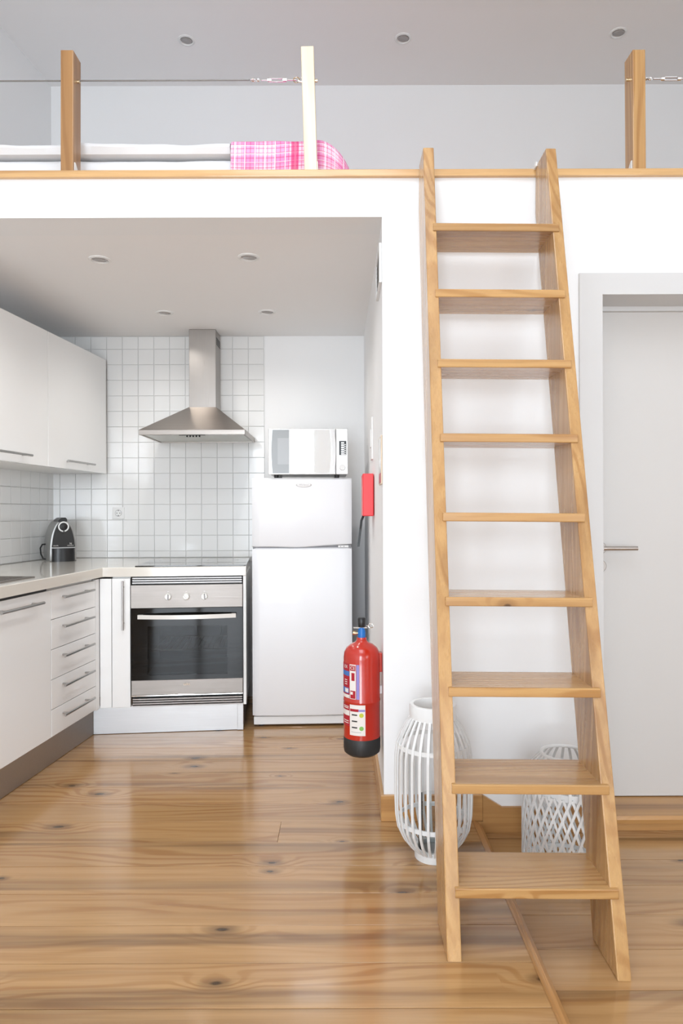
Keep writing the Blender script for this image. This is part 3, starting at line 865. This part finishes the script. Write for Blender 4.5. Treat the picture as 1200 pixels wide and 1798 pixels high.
for a, b in ((-HW+0.06, -0.10), (0.08, HW-0.06)):
    bx('lamp_strip', M_silver, hd, a, b, -HD+0.05, -HD+0.058, 0.002, 0.0038)
bm = bmesh.new()
for k in range(4): box(bm, cx1, cx1+0.0015, -cd+0.02, -0.02, 0.590+0.012*k, 0.596+0.012*k)
obj('vent_slots', bm, M_blackm, hd)

# ---------------------------------------------------------------- fridge and microwave
FX = -0.4875; FW = 0.544
fr = thing('fridge', 'white two-door fridge freezer standing between oven and alcove wall', 'fridge', (FX, 3.712, 0), R(2.2))
bx('cabinet_body', M_fridge, fr, 0.006, FW-0.012, 0.052, 0.50, 0.055, 1.352, 0.004)
bx('kick_panel', M_white, fr, 0.006, FW-0.006, 0.012, 0.05, 0.012, 0.056, 0.003)
for x in (0.03, FW-0.06):
    for yy in (0.05, 0.50):
        bm = bmesh.new(); lathe(bm, [(0.018, 0), (0.018, 0.012), (0.012, 0.03), (0.012, 0.055)], 14, (x+0.015, yy, 0)); obj('foot', bm, M_blackm, fr, True)
def fridge_door(z_low, z_high, wave_low, name):
    """door slab with softly rounded edges; wave_low(x) shifts its lower edge"""
    bm = bmesh.new(); nx = 24; T = 0.05; rr = 0.012
    rings = []
    for i in range(nx+1):
        x = FW*i/nx
        e = min(x, FW-x); inset = 0.0 if e > rr else rr - math.sqrt(max(0, rr*rr-(rr-e)**2))
        zl_ = z_low + wave_low(x/FW)
        bow = -0.006*math.sin(math.pi*x/FW)
        pts = [(T, zl_), (0.004+bow+rr*0.7+inset, zl_), (bow+rr*0.3+inset, zl_+rr*0.3), (bow+inset, zl_+rr),
               (bow+inset, z_high-rr*2), (bow+inset+rr*0.35, z_high-rr*0.7), (bow+inset+rr*1.4, z_high), (T, z_high)]
        rings.append([bm.verts.new((x, p, q)) for p, q in pts])
    for a, b in zip(rings, rings[1:]):
        for j in range(8): bm.faces.new((a[j], b[j], b[(j+1) % 8], a[(j+1) % 8]))
    bm.faces.new(rings[0]); bm.faces.new(rings[-1][::-1])
    bmesh.ops.recalc_face_normals(bm, faces=list(bm.faces))
    return obj(name, bm, M_fridge, fr, True)
fd = fridge_door(0.984, 1.357, lambda t: -0.003 + 0.012*t*t*(1 if t > 0.45 else 1) - 0.006*math.exp(-((t-0.48)/0.2)**2), 'freezer_door')
fridge_door(0.060, 0.976, lambda t: 0.0, 'fridge_door')
bx('door_gap', M_gasket, fr, 0.004, FW-0.004, 0.016, 0.05, 0.970, 0.99)
hg = bx('hinge', M_white, fr, FW-0.075, FW-0.018, 0.006, 0.014, 0.9762, 0.988, 0.001)
for x in (FW-0.062, FW-0.043):
    bm = bmesh.new(); lathe(bm, [(0.0028, 0), (0.0028, 0.001)], 10, M=Matrix.Translation((x, 0.006, 0.982)) @ Matrix.Rotation(R(90), 4, 'X')); obj('screw', bm, M_gasket, hg)
bm = bmesh.new(); lathe(bm, [(1.0, 0), (0.95, 0.5), (0.8, 0.75)], 36)
bmesh.ops.transform(bm, matrix=Matrix.Translation((0.283, -0.0055, 1.318)) @ Matrix.Rotation(R(90), 4, 'X') @ Matrix.Diagonal((0.043, 0.0135, 0.004, 1)), verts=bm.verts)
bd = obj('badge', bm, M_silver, fd, True)
bm = bmesh.new(); lathe(bm, [(1.0, 0), (0.98, 0.5)], 36)
bmesh.ops.transform(bm, matrix=Matrix.Translation((0.283, -0.0088, 1.318)) @ Matrix.Rotation(R(90), 4, 'X') @ Matrix.Diagonal((0.036, 0.0098, 0.0008, 1)), verts=bm.verts)
obj('badge_face', bm, M_white, fd)
text('badge_lettering', 'Whirlpool', 0.0125, M_inkgrey, fd, face_front(0.283, -0.0094, 1.318))

mw = thing('microwave', 'silver microwave with a mirrored door standing on the fridge', 'microwave', (-0.3965, 3.712, 1.357), R(1.2))
MWW, MZ0, MZ1 = 0.433, 0.018, 0.268
bx('casing', M_silver, mw, 0.002, MWW-0.002, 0.03, 0.36, MZ0+0.002, MZ1, 0.004)
for x in (0.04, MWW-0.06):
    for yy in (0.045, 0.32):
        bm = bmesh.new(); lathe(bm, [(0.012, 0), (0.014, 0.018)], 12, (x, yy, 0)); obj('foot', bm, M_blackm, mw, True)
md = bx('door', M_silver, mw, 0, 0.366, 0.006, 0.03, MZ0, MZ1, 0.003, 2)
def arc_panel(name, m, xl, xr, bl, br, y0, y1, par, z0=MZ0+0.006, z1=MZ1-0.006):
    """upright panel whose two long sides bow by bl / br"""
    bm = bmesh.new(); n = 12
    L_ = []; R_ = []
    for k in range(n+1):
        t = k/n; z = z0 + (z1-z0)*t; s = math.sin(math.pi*t)
        L_.append((xl + bl*s, z)); R_.append((xr + br*s, z))
    prism(bm, L_ + R_[::-1], 'y', y0, y1)
    return obj(name, bm, m, par)
arc_panel('reflection_panel', M_mwreflect, 0.022, 0.112, -0.006, 0.0, 0.0035, 0.006, md)  # darker room reflection painted as a grey panel on the mirror door
bx('reflected_patch', mat('reflected_patch_grey', (0.42, 0.44, 0.45, 1), 0.3), md, 0.050, 0.1115, 0.0028, 0.0035, MZ0+0.055, MZ0+0.198)  # rectangle within the painted reflection
bx('reflected_edge', M_white, md, 0.113, 0.121, 0.0025, 0.006, MZ0+0.002, MZ1-0.002, 0.001)  # white line painted for the reflected edge of the room
arc_panel('mirror_panel', M_mirror, 0.122, 0.334, 0.0, 0.008, 0.0045, 0.006, md)
arc_panel('handle', M_chrome, 0.336, 0.358, 0.009, 0.009, -0.014, 0.006, md)
mc = bx('control_panel', M_silver, mw, 0.3675, MWW, 0.004, 0.03, MZ0, MZ1, 0.003, 2)
ds = bx('display', M_black, mc, 0.385, 0.424, 0.0025, 0.004, MZ0+0.105, MZ0+0.182)
for r_ in range(6):
    bx('key', M_silver, mc, 0.396, 0.412, 0.0012, 0.0025, MZ0+0.107+0.012*r_, MZ0+0.115+0.012*r_)
    bx('key', M_white, mc, 0.414, 0.421, 0.0012, 0.0025, MZ0+0.107+0.0105*r_, MZ0+0.112+0.0105*r_)
bm = bmesh.new(); lathe(bm, [(0.016, 0), (0.016, 0.010), (0.014, 0.013)], 28, M=Matrix.Translation((0.402, 0.004, MZ0+0.037)) @ Matrix.Rotation(R(90), 4, 'X'))
obj('dial', bm, M_white, mc, True)

# ---------------------------------------------------------------- coffee machine, socket
cf = thing('coffee_machine', 'black and silver dome-shaped coffee machine in the worktop corner', 'coffee machine', (-1.648, 4.045, 0.884), R(33))
def dome(w, h, n=20, flat=0.35, inset=0.0):
    """front outline: straight foot, sides closing to a rounded crown"""
    pts = [(-w/2+inset, inset)]
    for k in range(n+1):
        a = math.pi*k/n
        x = -math.cos(a)*(w/2-inset); s = math.sin(a)
        z = h*flat*0.55 + (h*(1-flat*0.55)-inset)*(s**0.78)
        x *= (1 - 0.10*s)
        pts.append((x, z))
    pts.append((w/2-inset, inset))
    return pts
bm = bmesh.new(); prism(bm, dome(0.150, 0.250), 'y', 0.0, 0.20)
es = [e for e in bm.edges if all(v.co.y < 0.001 for v in e.verts)]
bmesh.ops.bevel(bm, geom=es, offset=0.006, segments=2, profile=0.5, affect='EDGES')
obj('silver_shell', bm, mat('silver_shell', (0.40, 0.40, 0.39, 1), 0.35, 0.6), cf, True)
o_ = [p for p in dome(0.150, 0.250, inset=0.010) if p[1] > 0.0]
zcut = 0.084
up = [p for p in o_ if p[1] > zcut]; lx = up[0][0]
bm = bmesh.new(); prism(bm, [(-0.064, zcut)] + up + [(0.064, zcut)], 'y', -0.008, 0.002)
obj('front_panel', bm, M_blackm, cf, True)
bm = bmesh.new()
pts = [(-0.064, 0.0)] + [(-0.064, 0.002)]
n = 12; out = []
for k in range(n+1):
    a = math.pi*k/n; out.append((-0.064*math.cos(a), -0.006-0.030*math.sin(a)))
prism(bm, [(-0.064, 0.002)] + out + [(0.064, 0.002)], 'z', 0.0, 0.078)
obj('drip_tray', bm, M_black, cf, True)
bx('tray_line', M_silver, cf, -0.066, 0.066, -0.010, 0.002, 0.0785, 0.083, 0.0005)
bm = bmesh.new(); Mx = Matrix.Translation((0, -0.008, 0.205)) @ Matrix.Rotation(R(90), 4, 'X')
lathe(bm, [(0.031, 0), (0.031, 0.004), (0.029, 0.006), (0.0235, 0.006), (0.0225, 0.002)], 32, M=Mx, cap=False)
obj('dial_ring', bm, M_white, cf, True)
bm = bmesh.new(); lathe(bm, [(0.022, 0), (0.020, 0.006), (0.008, 0.009)], 28, M=Mx); obj('dial', bm, M_black, cf, True)
bx('dial_slot', M_black, cf, -0.0025, 0.0035, -0.018, -0.008, 0.168, 0.205, 0.001)
bm = bmesh.new(); prism(bm, [(-0.030, 0.232), (-0.026, 0.246), (-0.010, 0.258), (0.012, 0.259), (0.020, 0.250), (0.022, 0.236)], 'y', -0.006, 0.14)
obj('lever', bm, M_black, cf, True)
text('maker_lettering', 'KRUPS', 0.0095, M_labelw, cf, face_front(-0.043, -0.0083, 0.093))
text('lettering', 'NESPRESSO', 0.0072, M_labelw, cf, face_front(0.039, -0.0083, 0.093))
text('logo', 'N', 0.016, M_labelw, cf, face_front(0.040, -0.0083, 0.104))
bm = bmesh.new()
tube(bm, [(-0.070, 0.150, 0.098), (-0.090, 0.155, 0.096), (-0.102, 0.150, 0.075), (-0.100, 0.145, 0.040), (-0.088, 0.140, 0.012), (-0.074, 0.135, 0.008)], 0.0045, 8)
obj('cord', bm, M_black, cf, True)
sx, sz = -1.4156, 1.168
so = thing('wall_socket', 'white square power socket on the tiles behind the worktop', 'socket', (sx, D2-0.008, sz))
bx('plate', M_white, so, -0.037, 0.037, -0.009, 0, -0.037, 0.037, 0.003, 2)
bm = bmesh.new(); lathe(bm, [(0.021, 0.0), (0.0195, -0.002), (0.019, 0.0)], 24, M=Matrix.Translation((0, -0.009, 0)) @ Matrix.Rotation(R(-90), 4, 'X'), cap=False)
obj('recess_ring', bm, M_gasket, so, True)
for x, z in ((-0.0095, 0), (0.0095, 0), (0, 0.016), (0, -0.016)):
    bm = bmesh.new(); lathe(bm, [(0.0032, 0), (0.003, 0.0005)], 10, M=Matrix.Translation((x, -0.009, z)) @ Matrix.Rotation(R(90), 4, 'X')); obj('pin_hole', bm, M_ink, so)

# ---------------------------------------------------------------- on the alcove wall
ex = thing('fire_extinguisher', 'red fire extinguisher with black base hung on the alcove wall', 'fire extinguisher', (0.077, 2.672, 0.229))
ER = 0.0715
bm = bmesh.new()
lathe(bm, [(ER, 0.066), (ER, 0.205), (ER+0.0012, 0.208), (ER+0.0012, 0.214), (ER, 0.217), (ER, 0.375), (ER*0.965, 0.395), (ER*0.84, 0.412), (ER*0.62, 0.425), (ER*0.36, 0.433), (0.020, 0.440), (0.019, 0.452)], 48)
cy = obj('cylinder', bm, M_red, ex, True)
bm = bmesh.new(); lathe(bm, [(ER*0.80, 0), (ER*0.97, 0.010), (ER*1.008, 0.024), (ER*1.008, 0.068), (ER*0.99, 0.070)], 48)
obj('base_cap', bm, M_blackm, ex, True)
bm = bmesh.new(); lathe(bm, [(0.0155, 0.450), (0.0155, 0.475), (0.013, 0.482), (0.013, 0.490)], 20)
vv = obj('valve', bm, M_blue, ex, True)
bm = bmesh.new(); tube(bm, [(-0.012, 0, 0.468), (-0.026, -0.004, 0.468)], 0.006, 10); lathe(bm, [(0.0085, 0), (0.0085, 0.010)], 16, M=Matrix.Translation((-0.024, -0.004, 0.468)) @ Matrix.Rotation(R(-75), 4, 'Y'))
obj('gauge', bm, M_brass, vv, True)
bx('lever_plate', M_steel, ex, -0.032, 0.022, -0.010, 0.010, 0.488, 0.491)
bm = bmesh.new(); lathe(bm, [(0.0125, 0.491), (0.0145, 0.500), (0.0155, 0.524), (0.013, 0.528)], 16)
obj('squeeze_cap', bm, M_black, ex, True)
bm = bmesh.new(); tube(bm, [(0.018, 0, 0.496), (0.026, 0, 0.496)], 0.0022, 6)
tube(bm, [(0.036+0.010*math.cos(k*math.pi/8), 0, 0.496+0.0085*math.sin(k*math.pi/8)) for k in range(16)], 0.0018, 6, True)
obj('pin_ring', bm, M_chrome, ex, True)
bx('wall_bracket', M_red, ex, 0.064, 0.0788, -0.014, 0.022, 0.318, 0.392, 0.001)
bx('hose_clip', M_white, ex, 0.069, 0.0785, -0.006, 0.010, 0.232, 0.262, 0.001)
def sticker(name, m, a0, a1, z0, z1, par=None, lift=0.0006):
    """patch wrapped on the cylinder; angle 0 faces the room, negative = towards the fridge"""
    bm = bmesh.new(); n = max(2, int(abs(a1-a0)/6)); rr = ER + 0.0012*0 + lift
    if z1 > 0.205 and z0 < 0.217: rr += 0.0013
    lo = []; hi = []
    for k in range(n+1):
        a = R(a0+(a1-a0)*k/n); x, yv = rr*math.sin(a), -rr*math.cos(a)
        lo.append(bm.verts.new((x, yv, z0))); hi.append(bm.verts.new((x, yv, z1)))
    for k in range(n): bm.faces.new((lo[k], lo[k+1], hi[k+1], hi[k]))
    return obj(name, bm, m, par or cy, True)
def wrap_text(name, s, size, m, ang, z, lift=0.0012):
    M = Matrix.Rotation(R(ang), 4, 'Z') @ Matrix.Translation((0, -ER-lift, z)) @ Matrix.Rotation(R(90), 4, 'X')
    return text(name, s, size, m, cy, M, 0.0001)
# upper label: crimson and white column, violet edge; crimson panel round the fridge side
sticker('label', M_labelr, -100, -42, 0.226, 0.358)
sticker('label', M_labelw, -41.5, -20, 0.226, 0.358)
sticker('label_edge', M_labelv, -18.5, -9, 0.226, 0.358)
sticker('label_block', M_labelr, -40, -21, 0.334, 0.354, lift=0.0009)
sticker('label_block', M_labelr, -35, -24, 0.296, 0.326, lift=0.0009)
sticker('label_block', M_labelr, -39, -21.5, 0.228, 0.258, lift=0.0009)
sticker('label_block', M_labelw, -38, -30, 0.243, 0.254, lift=0.0011)
sticker('label_block', M_labelb, -84, -43, 0.312, 0.330, lift=0.0009)
sticker('label_block', M_labelb, -80, -45, 0.245, 0.266, lift=0.0009)
sticker('label_block', M_labelw, -64, -47, 0.248, 0.263, lift=0.0011)
sticker('label_block', M_labelw, -90, -43, 0.227, 0.240, lift=0.0009)
wrap_text('certification_mark', 'CE', 0.017, M_labelw, -30.5, 0.344)
wrap_text('lettering', 'EX', 0.017, M_labelw, -58, 0.346)
for zz in (0.294, 0.286, 0.278): sticker('label_line', M_labelw, -66, -52, zz, zz+0.003, lift=0.0009)
# lower label: white inspection card with green dots
sticker('label', M_labelr, -100, -42, 0.120, 0.202)
sticker('label_block', M_labelw, -92, -43, 0.160, 0.180, lift=0.0009)
for zz in (0.193, 0.187, 0.138, 0.130): sticker('label_line', M_labelw, -74, -46, zz, zz+0.003, lift=0.0009)
sticker('label', M_labelw, -41.5, 9, 0.088, 0.2045)
sticker('label_block', M_labelr, -40, -12, 0.179, 0.189, lift=0.0009)
sticker('label_block', M_labelv, -12, 8, 0.180, 0.188, lift=0.0009)
for zz in (0.166, 0.142, 0.118): sticker('label_line', M_ink, -34, -16, zz-0.002, zz+0.003, lift=0.0009)
sticker('label_line', M_inkgrey, -36, -4, 0.100, 0.102, lift=0.0009)
for zz, m in ((0.166, M_labely), (0.116, M_labelg)):
    bm = bmesh.new(); lathe(bm, [(0.0085, 0), (0.0083, 0.0004)], 20, M=Matrix.Rotation(R(-3), 4, 'Z') @ Matrix.Translation((0, -ER-0.0007, zz)) @ Matrix.Rotation(R(90), 4, 'X'))
    obj('label_dot', bm, m, cy)

fb = thing('fire_blanket_box', 'flat red box with a black pull strap on the alcove wall', 'fire blanket', (0.150, 3.2, 1.150))
bx('case', M_redbox, fb, -0.0505, 0.001, 0, 0.20, 0, 0.200, 0.004, 2)
bm = bmesh.new()
pts = [(-0.046, 0.03, 0.002), (-0.056, 0.02, -0.02), (-0.061, 0.01, -0.06), (-0.066, 0.005, -0.10), (-0.071, 0.0, -0.142)]
strip(bm, pts, [(0, -1, 0.1)]*5, 0.011, 0.003)
obj('pull_strap', bm, M_black, fb)
sg = thing('wall_sign', 'narrow framed safety sign with red foot near the corner of the pillar', 'sign', (XP-0.0005, 2.615, 1.277))
bx('sign_frame', M_cream, sg, -0.005, 0, 0, 0.155, 0, 0.188, 0.001)
bx('sign_face', M_sign, sg, -0.0056, -0.005, 0.008, 0.147, 0.045, 0.182)
bx('sign_band', M_labelr, sg, -0.0056, -0.005, 0.008, 0.147, 0.006, 0.044)
vg = thing('air_vent', 'square air vent grille high on the alcove wall near the beam', 'vent', (XP-0.0005, 2.612, 2.048))
bm = bmesh.new()
for a in ((0, 0.012, 0, 0.15), (0.228, 0.24, 0, 0.15)): box(bm, -0.010, 0, a[0], a[1], a[2], a[3])
for a in ((0, 0.012), (0.138, 0.15)): box(bm, -0.010, 0, 0.012, 0.228, a[0], a[1])
obj('vent_frame', bm, M_white, vg)
bx('vent_back', M_inkgrey, vg, -0.002, 0, 0.012, 0.228, 0.012, 0.138)
for k in range(7):
    bm = bmesh.new(); z = 0.020 + 0.017*k
    prism(bm, [(-0.008, z), (-0.002, z+0.008), (-0.002, z+0.010), (-0.008, z+0.002)], 'y', 0.012, 0.228)
    obj('vent_slat', bm, M_silver, vg)
wp = thing('wall_switch', 'slim white switch plate on the alcove wall above the red box', 'switch', (0.1535, 3.30, 1.425))
bx('plate', M_white, wp, -0.008, 0.001, 0, 0.10, 0, 0.205, 0.002)
bx('rocker', M_white, wp, -0.012, -0.008, 0.02, 0.08, 0.06, 0.145, 0.001)

# ---------------------------------------------------------------- lanterns
ln = thing('bamboo_lantern', 'tall white cane lantern with upright ribs behind the ladder foot', 'lantern', (0.309, 2.325, 0), 0, 'white cane lanterns')
def ring_band(name, r, z0, z1, par, th=0.006, n=48):
    bm = bmesh.new()
    prof = [(r-th, z0), (r, z0), (r, z1), (r-th, z1), (r-th, z0)]
    lathe(bm, prof, n, cap=False); return obj(name, bm, M_cane, par, True)
ring_band('base_ring', 0.064, 0.0, 0.034, ln, 0.010)
bm = bmesh.new(); lathe(bm, [(0.064, 0.468), (0.080, 0.472), (0.080, 0.512), (0.077, 0.518), (0.066, 0.518), (0.063, 0.510), (0.064, 0.468)], 48, cap=False)
obj('top_ring', bm, M_cane, ln, True)
ring_band('hoop', 0.124, 0.376, 0.390, ln, 0.005)
ring_band('hoop', 0.121, 0.120, 0.134, ln, 0.005)
bm = bmesh.new(); lathe(bm, [(0.062, 0.010), (0.062, 0.018), (0.002, 0.018)], 32); obj('base_plate', bm, M_cane, ln)
prof = [(0.062, 0.024), (0.080, 0.040), (0.104, 0.070), (0.121, 0.105), (0.128, 0.145), (0.130, 0.20), (0.130, 0.30), (0.1285, 0.355), (0.122, 0.392), (0.108, 0.425), (0.092, 0.452), (0.078, 0.474)]
bm = bmesh.new()
outs = []
for i in range(len(prof)):
    a, b = prof[max(i-1, 0)], prof[min(i+1, len(prof)-1)]
    outs.append((b[1]-a[1], 0, -(b[0]-a[0])))
strip(bm, [(r, 0, z) for r, z in prof], outs, 0.0085, 0.005)
me = bpy.data.meshes.new('rib'); bm.to_mesh(me); bm.free(); me.materials.append(M_cane)
for k in range(30): share('rib', me, ln, (0, 0, 0), 2*math.pi*(k+0.25)/30)
bm = bmesh.new(); lathe(bm, [(0.052, 0.019), (0.052, 0.20), (0.050, 0.20), (0.050, 0.021), (0.002, 0.021)], 32, cap=False)
def clear_glass():
    m = bpy.data.materials.new('lantern_glass'); m.use_nodes = True
    nt = m.node_tree; nt.nodes.remove(nt.nodes['Principled BSDF'])
    g = nt.nodes.new('ShaderNodeBsdfGlossy'); g.inputs['Roughness'].default_value = 0.02
    t = nt.nodes.new('ShaderNodeBsdfTransparent'); t.inputs['Color'].default_value = (0.95, 0.96, 0.96, 1)
    f = nt.nodes.new('ShaderNodeFresnel'); f.inputs['IOR'].default_value = 1.3
    x = nt.nodes.new('ShaderNodeMixShader')
    nt.links.new(f.outputs[0], x.inputs[0]); nt.links.new(t.outputs[0], x.inputs[1]); nt.links.new(g.outputs[0], x.inputs[2])
    nt.links.new(x.outputs[0], nt.nodes['Material Output'].inputs['Surface'])
    return m
obj('glass_cylinder', bm, clear_glass(), ln, True)

l2 = thing('lattice_lantern', 'smaller white cane lantern with diamond lattice between ladder and door', 'lantern', (0.747, 2.285, ZF2), 0, 'white cane lanterns')
LR = 0.141
ring_band('base_ring', 0.118, 0.0, 0.018, l2, 0.010)
bm = bmesh.new(); lathe(bm, [(0.116, 0.006), (0.116, 0.012), (0.002, 0.012)], 32); obj('base_plate', bm, M_cane, l2)
ring_band('hoop', LR-0.003, 0.296, 0.318, l2, 0.006)
ring_band('hoop', LR-0.006, 0.030, 0.042, l2, 0.006)
bm = bmesh.new(); tube(bm, [(0.078*math.cos(k*math.pi/18), 0.078*math.sin(k*math.pi/18), 0.405) for k in range(36)], 0.006, 8, True)
obj('top_ring', bm, M_cane, l2, True)
ns = 32
for sgn in (1, -1):
    bm = bmesh.new(); pts = []; outs = []
    for i in range(11):
        t = i/10; a = sgn*R(44)*t; z = 0.012 + 0.292*t
        rr = LR - (0.030*(1-t/0.12)**2 if t < 0.12 else 0) + 0.0015*sgn
        pts.append((rr*math.cos(a), rr*math.sin(a), z)); outs.append((math.cos(a), math.sin(a), 0))
    strip(bm, pts, outs, 0.0078, 0.003)
    me = bpy.data.meshes.new('lattice_strip'); bm.to_mesh(me); bm.free(); me.materials.append(M_cane)
    for k in range(ns): share('lattice_strip', me, l2, (0, 0, 0), 2*math.pi*k/ns)
bm = bmesh.new()
pr2 = [(LR+0.001, 0.295), (LR, 0.318), (0.135, 0.345), (0.112, 0.372), (0.080, 0.404)]
strip(bm, [(r, 0, z) for r, z in pr2], [(1, 0, 0.3), (1, 0, 0.5), (1, 0, 0.8), (1, 0, 1), (1, 0, 1)], 0.009, 0.004)
me = bpy.data.meshes.new('rib'); bm.to_mesh(me); bm.free(); me.materials.append(M_cane)
for k in range(28): share('rib', me, l2, (0, 0, 0), 2*math.pi*k/28)
